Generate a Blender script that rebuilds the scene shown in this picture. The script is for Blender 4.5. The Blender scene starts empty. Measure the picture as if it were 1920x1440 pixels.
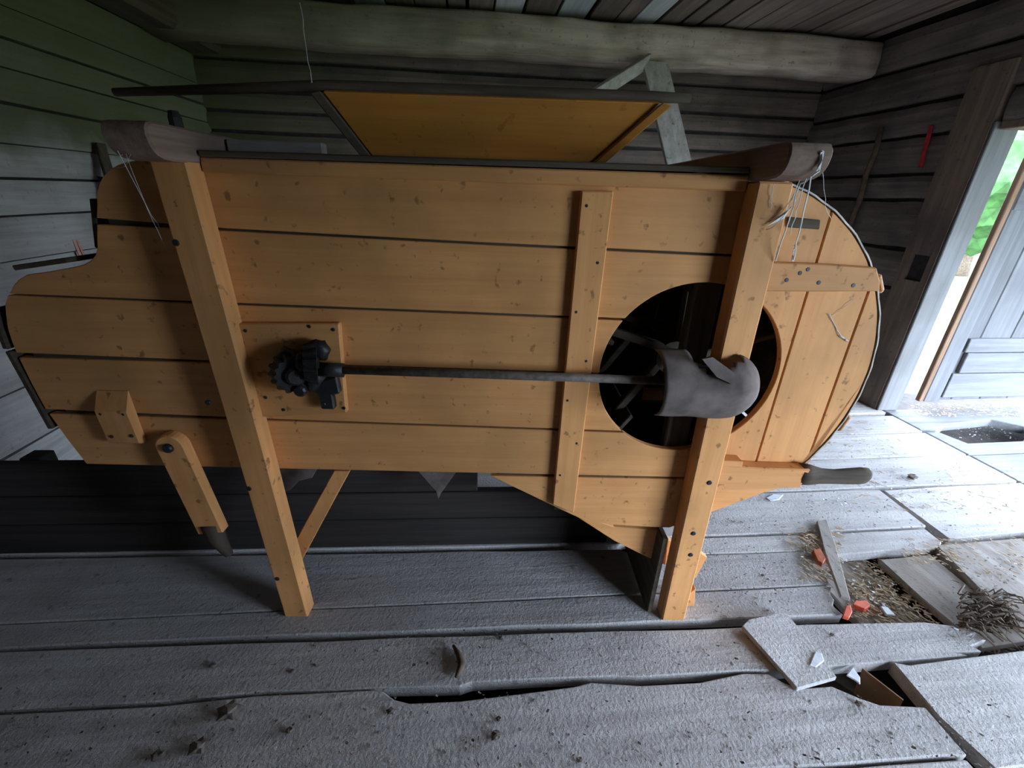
import bpy, bmesh, math, random
from mathutils import Vector, Matrix

# ------------------------------------------------------------------ camera
scene = bpy.context.scene
F_PX, PITCH, ROLL, YAW, CAM_H = 810.0, math.radians(23.8), math.radians(1.7), math.radians(-6.3), 1.30
fw = Vector((math.sin(-YAW)*math.cos(PITCH), math.cos(YAW)*math.cos(PITCH), -math.sin(PITCH)))
r0 = Vector((math.cos(YAW), math.sin(YAW), 0)); u0 = r0.cross(fw)
cr, sr = math.cos(ROLL), math.sin(ROLL)
RT = cr*r0 + sr*u0; UP = -sr*r0 + cr*u0
cam_d = bpy.data.cameras.new('camera'); cam = bpy.data.objects.new('camera', cam_d)
scene.collection.objects.link(cam)
m = Matrix((RT, UP, -fw)).transposed().to_4x4(); m.translation = (0, 0, CAM_H)
cam.matrix_world = m
cam_d.sensor_fit = 'HORIZONTAL'; cam_d.sensor_width = 36; cam_d.lens = F_PX/1920*36
cam_d.clip_start = 0.02
scene.camera = cam

# ------------------------------------------------------------------ daylight
world = bpy.data.worlds.new('overcast_sky'); scene.world = world; world.use_nodes = True
bg = world.node_tree.nodes['Background']
bg.inputs[0].default_value = (0.63, 0.775, 1.0, 1); bg.inputs[1].default_value = 9.0
DOOR_Y0, DOOR_Y1, DOOR_H = 0.55, 2.40, 1.70          # doorway in the right wall
FILL_Y0, FILL_Y1, FILL_Z0, FILL_Z1 = -3.30, -.35, .05, 1.52   # unseen opening added in the same wall to light the machine front
XR, XL, YB, YF, ZC = 2.85, -1.88, 3.85, -3.5, 2.33   # room shell
for nm, y0_, y1_, z0_, z1_ in (('doorway_portal', DOOR_Y0, DOOR_Y1, 0, DOOR_H), ('fill_portal', FILL_Y0, FILL_Y1, FILL_Z0, FILL_Z1)):
    pl = bpy.data.lights.new(nm, 'AREA'); pl.shape = 'RECTANGLE'
    pl.size = z1_-z0_; pl.size_y = y1_-y0_; pl.cycles.is_portal = True
    po = bpy.data.objects.new(nm, pl); scene.collection.objects.link(po)
    po.location = (3.02, (y0_+y1_)/2, (z0_+z1_)/2); po.rotation_euler = (0, math.radians(90), 0)
vs = scene.view_settings
vs.view_transform = 'Standard'; vs.look = 'None'; vs.gamma = 1; vs.exposure = 1.93
vs.use_curve_mapping = False
scene.cycles.diffuse_bounces = 6

# ------------------------------------------------------------------ helpers
COL = scene.collection
rnd = random.Random(7)
C0 = Vector((0, 0, CAM_H))
TH = math.radians(5.0)                                # turn of the machine in the room
MO = Vector((0, 1.005, 0)); MU = Vector((math.cos(TH), -math.sin(TH), 0)); MV = Vector((math.sin(TH), math.cos(TH), 0))

def ray(px, py): return RT*((px-960)/F_PX) - UP*((py-720)/F_PX) + fw
def on_axis(px, py, ax, val):
    d = ray(px, py); return C0 + d*((val-C0[ax])/d[ax])
def fl(px, py, z=0.0):
    p = on_axis(px, py, 2, z); return (p.x, p.y)
def mp(px, py, v):                                    # pixel -> (u, w) on the machine plane at depth v
    d = ray(px, py); P = C0 + d*((v-(C0-MO).dot(MV))/d.dot(MV))
    return ((P-MO).dot(MU), P.z)
VB = 0.055                                            # front face of the side boards
kk = (1.0012+VB)/(1.0012+0.075)
def K(u, w): return (0.0876+(u-0.0876)*kk, 1.3+(w-1.3)*kk)

def tag(o, label=None, cat=None, group=None, kind=None):
    if label: o['label'] = label
    if cat: o['category'] = cat
    if group: o['group'] = group
    if kind: o['kind'] = kind
    return o
def empty(name, loc=(0, 0, 0), rz=0):
    o = bpy.data.objects.new(name, None); COL.objects.link(o); o.location = loc; o.rotation_euler.z = rz
    o.empty_display_size = .1
    return o
def link(name, bm, mat, parent=None, smooth=False, bevel=0, seg=1):
    if bevel:
        bmesh.ops.remove_doubles(bm, verts=bm.verts, dist=1e-5)
        es = [e for e in bm.edges if len(e.link_faces) == 2 and e.calc_face_angle(0) > .6]
        bmesh.ops.bevel(bm, geom=es, offset=bevel, segments=seg, affect='EDGES', clamp_overlap=True)
    bmesh.ops.recalc_face_normals(bm, faces=bm.faces)
    me = bpy.data.meshes.new(name); bm.to_mesh(me); bm.free()
    if smooth:
        for p in me.polygons: p.use_smooth = True
    me.materials.append(mat)
    o = bpy.data.objects.new(name, me); COL.objects.link(o)
    if parent: o.parent = parent
    return o
def add_box(bm, a, b, M=None):
    vs_ = [bm.verts.new((M @ Vector(c)) if M else c) for c in
           [(a[0], a[1], a[2]), (b[0], a[1], a[2]), (b[0], b[1], a[2]), (a[0], b[1], a[2]),
            (a[0], a[1], b[2]), (b[0], a[1], b[2]), (b[0], b[1], b[2]), (a[0], b[1], b[2])]]
    for f in [(3, 2, 1, 0), (4, 5, 6, 7), (0, 1, 5, 4), (1, 2, 6, 5), (2, 3, 7, 6), (3, 0, 4, 7)]:
        bm.faces.new([vs_[i] for i in f])
def box(name, a, b, mat, parent=None, bevel=.003, M=None):
    bm = bmesh.new(); add_box(bm, a, b, M); return link(name, bm, mat, parent, bevel=bevel)
def add_prism(bm, poly, f0, f1):
    A = [bm.verts.new(f0(p)) for p in poly]; B = [bm.verts.new(f1(p)) for p in poly]
    bm.faces.new(A); bm.faces.new(B[::-1]); n = len(poly)
    for i in range(n): bm.faces.new([A[i], B[i], B[(i+1) % n], A[(i+1) % n]])
def prism_v(name, poly, v0, v1, mat, parent, bevel=.002):   # polygon in (u, w), thick along v
    bm = bmesh.new(); add_prism(bm, poly, lambda p: (p[0], v0, p[1]), lambda p: (p[0], v1, p[1]))
    return link(name, bm, mat, parent, bevel=bevel)
def prism_z(name, poly, z0, z1, mat, parent=None, bevel=.004):
    bm = bmesh.new(); add_prism(bm, poly, lambda p: (p[0], p[1], z1), lambda p: (p[0], p[1], z0))
    return link(name, bm, mat, parent, bevel=bevel)
def add_tube(bm, pts, rad, seg=8, cap=True):
    pts = [Vector(p) for p in pts]; rings = []; n = len(pts)
    for i, p in enumerate(pts):
        t = (pts[min(i+1, n-1)]-pts[max(i-1, 0)]).normalized()
        a = t.orthogonal() if abs(t.z) > .9 else t.cross(Vector((0, 0, 1)))
        a.normalize(); b = t.cross(a); r = rad[i] if isinstance(rad, (list, tuple)) else rad
        rings.append([bm.verts.new(p+(a*math.cos(k*2*math.pi/seg)+b*math.sin(k*2*math.pi/seg))*r) for k in range(seg)])
    for i in range(n-1):
        for k in range(seg):
            bm.faces.new([rings[i][k], rings[i][(k+1) % seg], rings[i+1][(k+1) % seg], rings[i+1][k]])
    if cap: bm.faces.new(rings[0][::-1]); bm.faces.new(rings[-1])
def tube(name, pts, rad, mat, parent=None, seg=8, smooth=True):
    bm = bmesh.new(); add_tube(bm, pts, rad, seg); return link(name, bm, mat, parent, smooth=smooth)
def rot_to(d):                                         # matrix taking Z to d
    return Vector((0, 0, 1)).rotation_difference(Vector(d)).to_matrix().to_4x4()
def add_lathe(bm, prof, M, seg=20):                    # prof = [(r, z)]
    rings = [[bm.verts.new(M @ Vector((r*math.cos(k*2*math.pi/seg), r*math.sin(k*2*math.pi/seg), z))) for k in range(seg)] for r, z in prof]
    for i in range(len(rings)-1):
        for k in range(seg):
            bm.faces.new([rings[i][k], rings[i][(k+1) % seg], rings[i+1][(k+1) % seg], rings[i+1][k]])
    bm.faces.new(rings[0][::-1]); bm.faces.new(rings[-1])

# ------------------------------------------------------------------ materials
def nodes(name):
    mt = bpy.data.materials.new(name); mt.use_nodes = True
    return mt, mt.node_tree.nodes, mt.node_tree.links, mt.node_tree.nodes['Principled BSDF']
def wood(name, light, dark, axis='x', rough=.75, bump=.25, blotch=None, blotch_amt=.5, fine=42, vary=.18, spots=0.0, world_co=False, spec=.25, grit=0.0):
    mt, N, L, B = nodes(name)
    tc = N.new('ShaderNodeTexCoord'); mpn = N.new('ShaderNodeMapping'); oi = N.new('ShaderNodeObjectInfo')
    co = tc.outputs['Object']
    if world_co: co = N.new('ShaderNodeNewGeometry').outputs['Position']
    sc = {'x': (1.6, fine, fine), 'y': (fine, 1.6, fine), 'z': (fine, fine, 1.6)}[axis]
    mpn.inputs['Scale'].default_value = sc
    ro = N.new('ShaderNodeVectorMath'); ro.operation = 'MULTIPLY_ADD'
    L.new(oi.outputs['Random'], ro.inputs[0]); ro.inputs[1].default_value = (13, 17, 19)
    L.new(co, ro.inputs[2]); L.new(ro.outputs[0], mpn.inputs['Vector'])
    n1 = N.new('ShaderNodeTexNoise'); n1.inputs['Scale'].default_value = 1; n1.inputs['Detail'].default_value = 6; n1.inputs['Roughness'].default_value = .65
    L.new(mpn.outputs[0], n1.inputs['Vector'])
    rp = N.new('ShaderNodeValToRGB'); rp.color_ramp.elements[0].position = .30; rp.color_ramp.elements[1].position = .62
    rp.color_ramp.elements[0].color = (*dark, 1); rp.color_ramp.elements[1].color = (*light, 1)
    L.new(n1.outputs['Fac'], rp.inputs['Fac'])
    out = rp.outputs['Color']
    n2 = N.new('ShaderNodeTexNoise'); n2.inputs['Scale'].default_value = 3.2; n2.inputs['Detail'].default_value = 5
    L.new(ro.outputs[0], n2.inputs['Vector'])
    def mix(fac, a, bcol, mode='MIX'):
        mx = N.new('ShaderNodeMix'); mx.data_type = 'RGBA'; mx.blend_type = mode
        if hasattr(fac, 'links'): L.new(fac, mx.inputs[0])
        else: mx.inputs[0].default_value = fac
        L.new(a, mx.inputs[6])
        if isinstance(bcol, tuple): mx.inputs[7].default_value = (*bcol, 1)
        else: L.new(bcol, mx.inputs[7])
        return mx.outputs[2]
    def ramp(src, p0, p1, v0, v1):
        r = N.new('ShaderNodeMapRange'); r.inputs['From Min'].default_value = p0; r.inputs['From Max'].default_value = p1
        r.inputs['To Min'].default_value = v0; r.inputs['To Max'].default_value = v1
        L.new(src, r.inputs['Value']); return r.outputs[0]
    if blotch: out = mix(ramp(n2.outputs['Fac'], .45, .68, 0, blotch_amt), out, blotch)
    if spots:
        vo = N.new('ShaderNodeTexNoise'); vo.inputs['Scale'].default_value = 38; vo.inputs['Detail'].default_value = 3
        L.new(ro.outputs[0], vo.inputs['Vector'])
        out = mix(ramp(vo.outputs['Fac'], .64, .72, 0, spots), out, tuple(c*.35 for c in dark))
    vr = N.new('ShaderNodeHueSaturation'); L.new(out, vr.inputs['Color'])
    L.new(ramp(oi.outputs['Random'], 0, 1, 1-vary, 1+vary), vr.inputs['Value'])
    L.new(vr.outputs[0], B.inputs['Base Color'])
    B.inputs['Roughness'].default_value = rough; B.inputs['Specular IOR Level'].default_value = spec
    bp = N.new('ShaderNodeBump'); bp.inputs['Strength'].default_value = bump; bp.inputs['Distance'].default_value = .006
    ad = N.new('ShaderNodeMath'); ad.operation = 'MULTIPLY_ADD'; ad.inputs[1].default_value = 1.4
    L.new(n2.outputs['Fac'], ad.inputs[0]); L.new(n1.outputs['Fac'], ad.inputs[2])
    hgt = ad.outputs[0]
    if grit:
        gn = N.new('ShaderNodeTexNoise'); gn.inputs['Scale'].default_value = 95; gn.inputs['Detail'].default_value = 4; gn.inputs['Roughness'].default_value = .7
        L.new(ro.outputs[0], gn.inputs['Vector'])
        ag = N.new('ShaderNodeMath'); ag.operation = 'MULTIPLY_ADD'; ag.inputs[1].default_value = grit
        L.new(gn.outputs['Fac'], ag.inputs[0]); L.new(hgt, ag.inputs[2]); hgt = ag.outputs[0]
    L.new(hgt, bp.inputs['Height']); L.new(bp.outputs[0], B.inputs['Normal'])
    return mt
def algae(mt, green, z0, z1, x0=None, x1=None):         # mossy growth by place on the wall
    N, L = mt.node_tree.nodes, mt.node_tree.links; B = N['Principled BSDF']
    src = B.inputs['Base Color'].links[0].from_socket
    g = N.new('ShaderNodeNewGeometry'); s = N.new('ShaderNodeSeparateXYZ'); L.new(g.outputs['Position'], s.inputs[0])
    nz = N.new('ShaderNodeTexNoise'); nz.inputs['Scale'].default_value = 4; nz.inputs['Detail'].default_value = 6
    L.new(g.outputs['Position'], nz.inputs['Vector'])
    a = N.new('ShaderNodeMath'); a.operation = 'MULTIPLY_ADD'; a.inputs[1].default_value = .3
    L.new(nz.outputs['Fac'], a.inputs[0]); L.new(s.outputs['Z'], a.inputs[2])
    r = N.new('ShaderNodeMapRange'); r.inputs['From Min'].default_value = z0+.15; r.inputs['From Max'].default_value = z1+.15
    L.new(a.outputs[0], r.inputs['Value']); fac = r.outputs[0]
    if x0 is not None:
        r2 = N.new('ShaderNodeMapRange'); r2.inputs['From Min'].default_value = x1; r2.inputs['From Max'].default_value = x0
        L.new(s.outputs['X'], r2.inputs['Value'])
        mu = N.new('ShaderNodeMath'); mu.operation = 'MULTIPLY'; L.new(fac, mu.inputs[0]); L.new(r2.outputs[0], mu.inputs[1]); fac = mu.outputs[0]
    mu = N.new('ShaderNodeMath'); mu.operation = 'MULTIPLY'; mu.inputs[1].default_value = .85; L.new(fac, mu.inputs[0])
    mx = N.new('ShaderNodeMix'); mx.data_type = 'RGBA'; L.new(mu.outputs[0], mx.inputs[0]); L.new(src, mx.inputs[6]); mx.inputs[7].default_value = (*green, 1)
    L.new(mx.outputs[2], B.inputs['Base Color'])
    return mt
def plain(name, col, rough=.7, metal=0, bump=.2, nscale=30, var=.35, spec=.3):
    mt, N, L, B = nodes(name)
    tc = N.new('ShaderNodeTexCoord'); n = N.new('ShaderNodeTexNoise'); n.inputs['Scale'].default_value = nscale; n.inputs['Detail'].default_value = 5
    L.new(tc.outputs['Object'], n.inputs['Vector'])
    rp = N.new('ShaderNodeValToRGB'); rp.color_ramp.elements[0].position = .3; rp.color_ramp.elements[1].position = .7
    rp.color_ramp.elements[0].color = (*[c*(1-var) for c in col], 1); rp.color_ramp.elements[1].color = (*[min(1, c*(1+var)) for c in col], 1)
    L.new(n.outputs['Fac'], rp.inputs['Fac']); L.new(rp.outputs['Color'], B.inputs['Base Color'])
    B.inputs['Roughness'].default_value = rough; B.inputs['Metallic'].default_value = metal; B.inputs['Specular IOR Level'].default_value = spec
    bp = N.new('ShaderNodeBump'); bp.inputs['Strength'].default_value = bump; bp.inputs['Distance'].default_value = .004
    L.new(n.outputs['Fac'], bp.inputs['Height']); L.new(bp.outputs[0], B.inputs['Normal'])
    return mt

OCH, OCHD = (.74, .355, .13), (.62, .28, .095)
M = {}
for ax in 'xyz':
    M['ochre_'+ax] = wood('ochre_painted_wood_'+ax, OCH, OCHD, ax, rough=.6, bump=.12, blotch=(.34, .175, .065), blotch_amt=.55, vary=.08, spots=.75, fine=34)
    M['grimy_'+ax] = wood('grimy_shade_dark_wood_'+ax, (.10, .075, .05), (.045, .034, .026), ax, rough=.8, bump=.25)  # real grime, and painted shade on the rear side boards
M['shade_x'] = wood('shade_dark_board', (.035, .028, .024), (.018, .015, .013), 'x', rough=.9, bump=.3)  # near black: shade under the machine put into the colour
M['hopper'] = wood('hopper_painted_wood', (.62, .26, .05), (.52, .205, .038), 'x', rough=.55, bump=.1, blotch=(.27, .14, .05), blotch_amt=.4, vary=.05, spots=.4)
M['cap'] = wood('bare_handled_wood', (.36, .25, .20), (.20, .13, .10), 'y', rough=.8, bump=.25, blotch=(.10, .07, .055), blotch_amt=.6)
M['floor'] = wood('weathered_floor_wood', (.56, .525, .50), (.40, .37, .35), 'x', rough=.85, bump=.8, blotch=(.35, .32, .30), blotch_amt=.55, fine=30, vary=.10, spots=.5, grit=1.1)
M['step'] = wood('grey_doorstep_wood', (.24, .235, .23), (.15, .145, .14), 'x', rough=.9, bump=.5, blotch=(.13, .12, .11), blotch_amt=.5, fine=30, grit=1.0)
M['floor_y'] = wood('weathered_floor_wood_cross', (.42, .375, .335), (.26, .22, .19), 'y', rough=.9, bump=.4, blotch=(.24, .19, .15), blotch_amt=.6, fine=30, vary=.12, spots=.6, grit=1.1)
M['log_left'] = algae(wood('pale_hewn_log', (.50, .47, .44), (.33, .30, .28), 'y', rough=.9, bump=.5, blotch=(.22, .19, .17), blotch_amt=.5, fine=26, vary=.10, spots=.3, grit=1.0), (.10, .115, .032), 1.36, 1.50)
M['log_back'] = algae(wood('brown_hewn_log', (.20, .148, .118), (.10, .075, .062), 'x', rough=.92, bump=.5, blotch=(.06, .05, .045), blotch_amt=.6, fine=24, vary=.15, spots=.5), (.08, .088, .025), 1.2, 1.3, -1.9, -.6)
M['log_right'] = wood('grey_brown_log', (.23, .185, .165), (.12, .095, .088), 'y', rough=.92, bump=.5, blotch=(.07, .06, .06), blotch_amt=.6, fine=24, vary=.15, spots=.5)
M['log_front'] = wood('dim_hewn_log_front', (.20, .17, .15), (.11, .09, .08), 'x', rough=.9, bump=.5, blotch=(.09, .07, .06), blotch_amt=.5, fine=26, vary=.10)
M['beam'] = algae(wood('hewn_beam_wood', (.62, .50, .40), (.30, .235, .175), 'x', rough=.92, bump=.7, blotch=(.15, .125, .09), blotch_amt=.7, fine=16, vary=.05, spots=.5), (.15, .145, .07), 1.6, 1.9, -1.6, .9)
M['post'] = wood('door_post_wood', (.27, .20, .155), (.15, .105, .08), 'z', rough=.9, bump=.4, blotch=(.09, .075, .075), blotch_amt=.7, fine=22, vary=.05, spots=.4)
M['jamb'] = wood('bare_jamb_wood', (.20, .195, .19), (.135, .13, .125), 'z', rough=.9, bump=.4, blotch=(.12, .11, .10), blotch_amt=.5, fine=24)
M['door_z'] = wood('pale_door_board', (.15, .148, .15), (.10, .097, .098), 'z', rough=.85, bump=.35, blotch=(.09, .085, .085), blotch_amt=.5, fine=26)
M['door_x'] = wood('pale_door_ledge', (.15, .148, .15), (.10, .097, .098), 'x', rough=.85, bump=.35, blotch=(.09, .085, .085), blotch_amt=.5, fine=26)
M['door_edge'] = wood('brown_door_edge', (.30, .18, .11), (.16, .09, .055), 'z', rough=.85, bump=.3)
M['ceil'] = wood('brown_ceiling_board', (.24, .185, .145), (.12, .09, .07), 'y', rough=.9, bump=.3, blotch=(.10, .08, .07), blotch_amt=.5, fine=26, vary=.25)
M['ceil_pale'] = wood('pale_ceiling_board', (.55, .58, .58), (.40, .41, .40), 'y', rough=.9, bump=.25, blotch=(.34, .34, .31), blotch_amt=.4, fine=26)
M['grey_z'] = wood('weathered_plank_wood', (.44, .41, .37), (.27, .245, .215), 'z', rough=.9, bump=.35, blotch=(.20, .18, .155), blotch_amt=.5, fine=28, spots=.6)
M['grey_x'] = wood('weathered_stick_wood', (.40, .37, .33), (.24, .215, .19), 'x', rough=.9, bump=.35, blotch=(.18, .16, .14), blotch_amt=.5, fine=28)
M['dark'] = plain('dark_chinking', (.035, .03, .027), .95)
M['earth'] = plain('dark_earth', (.05, .04, .033), .98, nscale=20)
M['iron'] = plain('greasy_black_iron', (.022, .021, .022), .5, .3, .5, 40, spec=.5)
M['rod'] = plain('dusty_iron_rod', (.15, .12, .10), .7, .2, .3, 60)
M['guard'] = plain('dusty_grey_sheet', (.165, .13, .115), .9, 0, .5, 16, .45)
M['tin'] = plain('dull_tin_sheet', (.34, .30, .26), .55, .35, .2, 20)
M['bark'] = plain('brown_bark', (.12, .085, .06), .95, 0, .8, 30)
M['chip'] = plain('grey_brown_chip', (.16, .13, .105), .95, 0, .6, 60)
M['straw'] = plain('pale_straw', (.46, .34, .22), .9, 0, .1, 8, .3)
M['red'] = plain('red_orange_plastic', (.62, .10, .045), .5, 0, .1, 20, .2)
M['brick'] = plain('red_brick_shard', (.42, .12, .055), .9, 0, .4, 40)
M['paint'] = plain('red_chalk_paint', (.42, .035, .04), .9, 0, .1, 40, .25)
M['paint_pale'] = plain('pale_red_chalk', (.55, .27, .21), .9, 0, .1, 40, .2)
M['card'] = plain('brown_cardboard', (.30, .165, .085), .9, 0, .1, 15, .15)
M['white'] = plain('white_crumpled_film', (.68, .70, .72), .5, 0, .4, 25, .15)
M['web'] = plain('grey_cobweb', (.62, .64, .64), 1, 0, 0, 10, .15)
M['grass'] = plain('green_lawn', (.06, .085, .025), .95, 0, .3, 6, .35)
M['leaf'] = plain('green_foliage', (.03, .075, .018), .9, 0, .3, 6, .45)
M['house_white'] = plain('white_plaster', (.75, .74, .68), .9, 0, .1, 10, .08)
M['house_red'] = plain('red_painted_board', (.36, .07, .07), .85, 0, .1, 10, .15)

# ------------------------------------------------------------------ room shell
def S(o): o['kind'] = 'structure'; return o
def jit(a): return rnd.uniform(-a, a)

# floor: earth below, loose boards on top
floor = S(box('floor', (XL-.25, YF-.2, -.30), (XR+.15, YB+.2, -.13), M['earth'], bevel=0))
floor['label'] = 'worn grey plank floor of the barn, broken and gappy by the doorway'; floor['category'] = 'floor'
def fboard(poly, z0=-.045, z1=0.0, mat='floor', bevel=.004):
    return prism_z('floor_board', poly, z0, z1, M[mat], floor, bevel)
def edge(x0, x1, y0, y1, n=14, a=.004):
    return [(x0+(x1-x0)*i/n, y0+(y1-y0)*i/n+jit(a)) for i in range(n+1)]
def row(x0, x1, ya, yb, yc, yd, **k):      # near edge ya->yb, far edge yc->yd
    n = max(3, int((x1-x0)*4)); fboard(edge(x0, x1, ya, yb, n)+edge(x0, x1, yc, yd, n)[::-1], **k)
# far edge of the nearest long board, traced along its chipped rim
a1 = [fl(*p) for p in [(0, 1339), (300, 1323), (480, 1304), (600, 1298), (700, 1293), (719, 1296), (739, 1311), (767, 1318), (862, 1314),
      (977, 1300), (1076, 1287), (1107, 1279), (1202, 1285), (1313, 1279), (1392, 1262), (1440, 1262), (1472, 1280), (1500, 1290),
      (1560, 1286), (1612, 1308), (1650, 1321), (1735, 1325), (1812, 1413)]]
fboard([(-1.87, .86)]+a1+[(1.27, .512)]+edge(1.2, -1.87, .520, .60, 12))
row(-1.87, .60, .24, .20, .585, .53); row(.605, 1.262, .20, .17, .525, .507)
row(1.30, 2.82, .12, .10, .49, .47)
a0 = [fl(*p) for p in [(0, 1331), (300, 1315), (500, 1296), (640, 1293), (719, 1289), (862, 1287), (885, 1279), (996, 1273), (1155, 1267), (1194, 1269),
      (1392, 1257), (1460, 1257), (1570, 1248), (1690, 1238), (1815, 1228), (1790, 1222), (1842, 1221), (1822, 1211), (1850, 1199), (1815, 1193), (1832, 1185), (1800, 1174), (1735, 1166), (1520, 1170)]]
fboard([(-1.87, .845)]+a0+edge(.95, -1.87, .905, 1.025, 12))
rag = [(1.285, .93), (1.27, .96), (1.295, .985), (1.30, 1.01), (1.33, 1.035)]
fboard(edge(-1.87, 1.28, 1.035, .928, 14)+rag[1:]+edge(1.30, -1.87, 1.043, 1.11, 14, .002))
fboard(edge(-1.87, 1.33, 1.114, 1.046, 14, .002)+[(1.35, 1.10), (1.33, 1.13), (1.385, 1.19), (1.36, 1.205)]+edge(1.33, .66, 1.209, 1.225, 6, .001)+edge(.6, -1.87, 1.275, 1.40, 12))
fboard(edge(.68, 1.33, 1.228, 1.213, 6, .001)+[(1.40, 1.215), (1.42, 1.25), (1.40, 1.298)]+edge(1.3, .68, 1.303, 1.312, 6, .002))
fboard(edge(1.44, 1.95, 1.182, 1.190, 6, .003)+[(1.985, 1.215), (1.99, 1.295)]+edge(1.9, 1.44, 1.295, 1.298, 5, .002))
fboard(edge(-1.87, .6, 1.415, 1.300, 12)+edge(.7, 2.015, 1.325, 1.308, 10, .003)+[(2.03, 1.565)]+edge(1.9, -1.87, 1.57, 1.605, 16))
fboard(edge(2.035, 2.84, 1.228, 1.262, 5)+edge(2.84, 2.045, 1.572, 1.562, 5))
row(-1.87, 2.84, 1.612, 1.582, 1.85, 1.828); row(-1.87, 2.84, 1.858, 1.838, 2.10, 2.085)
row(-1.87, 2.84, 2.108, 2.094, 2.335, 2.315); row(-1.87, 2.84, 2.345, 2.36, 2.60, 2.61)
row(-1.87, 2.84, 2.61, 2.62, 2.90, 2.92); row(-1.87, 2.84, 2.91, 2.93, 3.22, 3.21); row(-1.87, 2.84, 3.23, 3.22, 3.5, 3.5); row(-1.87, 2.84, 3.51, 3.51, 3.83, 3.83)
# cross boards and the sunk patch near the doorway
fboard([(1.295, .755), (1.34, .742), (1.8, .757), (2.8, .80), (2.8, .50), (1.31, .478), (1.285, .60)], -.045, .004)
for x0, x1, y0, y1, z in [(1.36, 1.61, .70, 1.29, -.052), (1.655, 1.885, .79, 1.175, -.022)]:
    fboard([(x0+.01, y0), (x1-.01, y0+.012), (x1, (y0+y1)/2), (x1+.012, y1), (x0, y1-.01), (x0-.006, (y0+y1)/2)], z-.03, z, 'floor_y')
fboard([(1.85, .83), (2.35, .84), (2.37, 1.215), (1.945, 1.205), (1.89, 1.0)], -.05, -.002, 'floor_y')
fboard([(2.37, .83), (2.82, .84), (2.83, 1.245), (2.385, 1.222)], -.05, 0, 'floor_y')
for yy in (-3.35, -2.9, -2.45, -2.0, -1.55, -1.1, -.65, -.2): row(-1.87, 2.82, yy-.18, yy-.18, yy+.26, yy+.265)
for jx in (-1.2, 0.2, 1.15, 2.15):           # joists under the boards
    box('floor_joist', (jx-.07, YF, -.135), (jx+.07, YB-.02, -.084), M['grimy_y'], floor, .004)

# walls of hewn logs
def log_prof(kind, bottoms, y0, y1, plane_x=None, plane_y=None, sgn=1, mat='log_left', parent=None, g=.005, ch=.010):
    for za, zb in zip(bottoms[:-1], bottoms[1:]):
        n = 9; d = rnd.uniform(0, .012); bm = bmesh.new(); rings = []
        for i in range(n+1):
            t = y0+(y1-y0)*i/n; dz = jit(.008); dd = d+jit(.006)
            prof = [(0.02, za+g), (-.026+ch-dd, za+g+ch*.8), (-.026-dd, za+(zb-za)*.3), (-.028-dd, za+(zb-za)*.7), (-.026+ch-dd, zb-g-ch*.8), (.02, zb-g)]
            ring = []
            for o_, z in prof:
                z += dz*.5
                ring.append(bm.verts.new((plane_x+sgn*o_, t, z) if plane_x is not None else (t, plane_y+sgn*o_, z)))
            rings.append(ring)
        for i in range(n):
            for k in range(5): bm.faces.new([rings[i][k], rings[i][k+1], rings[i+1][k+1], rings[i+1][k]])
        bm.faces.new(rings[0]); bm.faces.new(rings[-1][::-1])
        link('log', bm, M[mat], parent, smooth=False)
wl = S(box('wall_left', (XL-.2, YF-.2, -.2), (XL+.005, YB+.2, 2.7), M['dark'], bevel=0))
wl['label'] = 'pale hewn log wall grown green with algae up high'
log_prof('l', [-.06, .27, .50, .74, .99, 1.16, 1.30, 1.43, 1.58, 1.71, 1.82, 1.94, 2.12], YF+.1, YB-.01, plane_x=XL, sgn=-1, mat='log_left', parent=wl, g=.0015, ch=.004)
wb = S(box('wall_back', (XL-.2, YB, -.2), (XR+.2, YB+.2, 2.7), M['dark'], bevel=0))
wb['label'] = 'dark brown log wall behind the winnowing machine'
log_prof('b', [-.06, .28, .56, .80, 1.04, 1.27, 1.48, 1.66, 1.79, 1.92, 2.10, 2.31], XL+.01, XR-.02, plane_y=YB, sgn=1, mat='log_back', parent=wb)
# right wall with the doorway
bm = bmesh.new()
add_box(bm, (XR, 2.47, -.2), (XR+.17, YB+.2, 2.7)); add_box(bm, (XR, DOOR_Y0, DOOR_H+.02), (XR+.17, 2.47, 2.7)); add_box(bm, (XR, FILL_Y1, -.2), (XR+.17, DOOR_Y0, 2.7))
add_box(bm, (XR, YF-.2, -.2), (XR+.17, FILL_Y0, 2.7)); add_box(bm, (XR, FILL_Y0, -.2), (XR+.17, FILL_Y1, FILL_Z0)); add_box(bm, (XR, FILL_Y0, FILL_Z1), (XR+.17, FILL_Y1, 2.7))
wr = S(link('wall_right', bm, M['dark'])); wr['label'] = 'grey-brown log wall with the open doorway'
log_prof('r', [-.06, .30, .55, .79, 1.035, 1.33, 1.48, 1.70, 1.88], 2.60, YB-.03, plane_x=XR, sgn=1, mat='log_right', parent=wr)
log_prof('r', [1.54, 1.70, 1.88, 2.10, 2.32], YF+.1, DOOR_Y0-.02, plane_x=XR, sgn=1, mat='log_right', parent=wr)
log_prof('r', [1.88, 2.10, 2.32], DOOR_Y0-.01, YB-.03, plane_x=XR, sgn=1, mat='log_right', parent=wr)
log_prof('r', [1.70, 1.88], DOOR_Y0-.01, 2.38, plane_x=XR, sgn=1, mat='log_right', parent=wr)
log_prof('r', [-.10, .03], FILL_Y0, FILL_Y1, plane_x=XR, sgn=1, mat='log_right', parent=wr)
log_prof('r', [-.06, .30, .55, .79, 1.13, 1.33, 1.53], YF+.1, FILL_Y0-.02, plane_x=XR, sgn=1, mat='log_right', parent=wr)
log_prof('r', [-.06, .30, .55, .79, 1.13, 1.33, 1.53], FILL_Y1+.02, DOOR_Y0-.02, plane_x=XR, sgn=1, mat='log_right', parent=wr)
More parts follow.
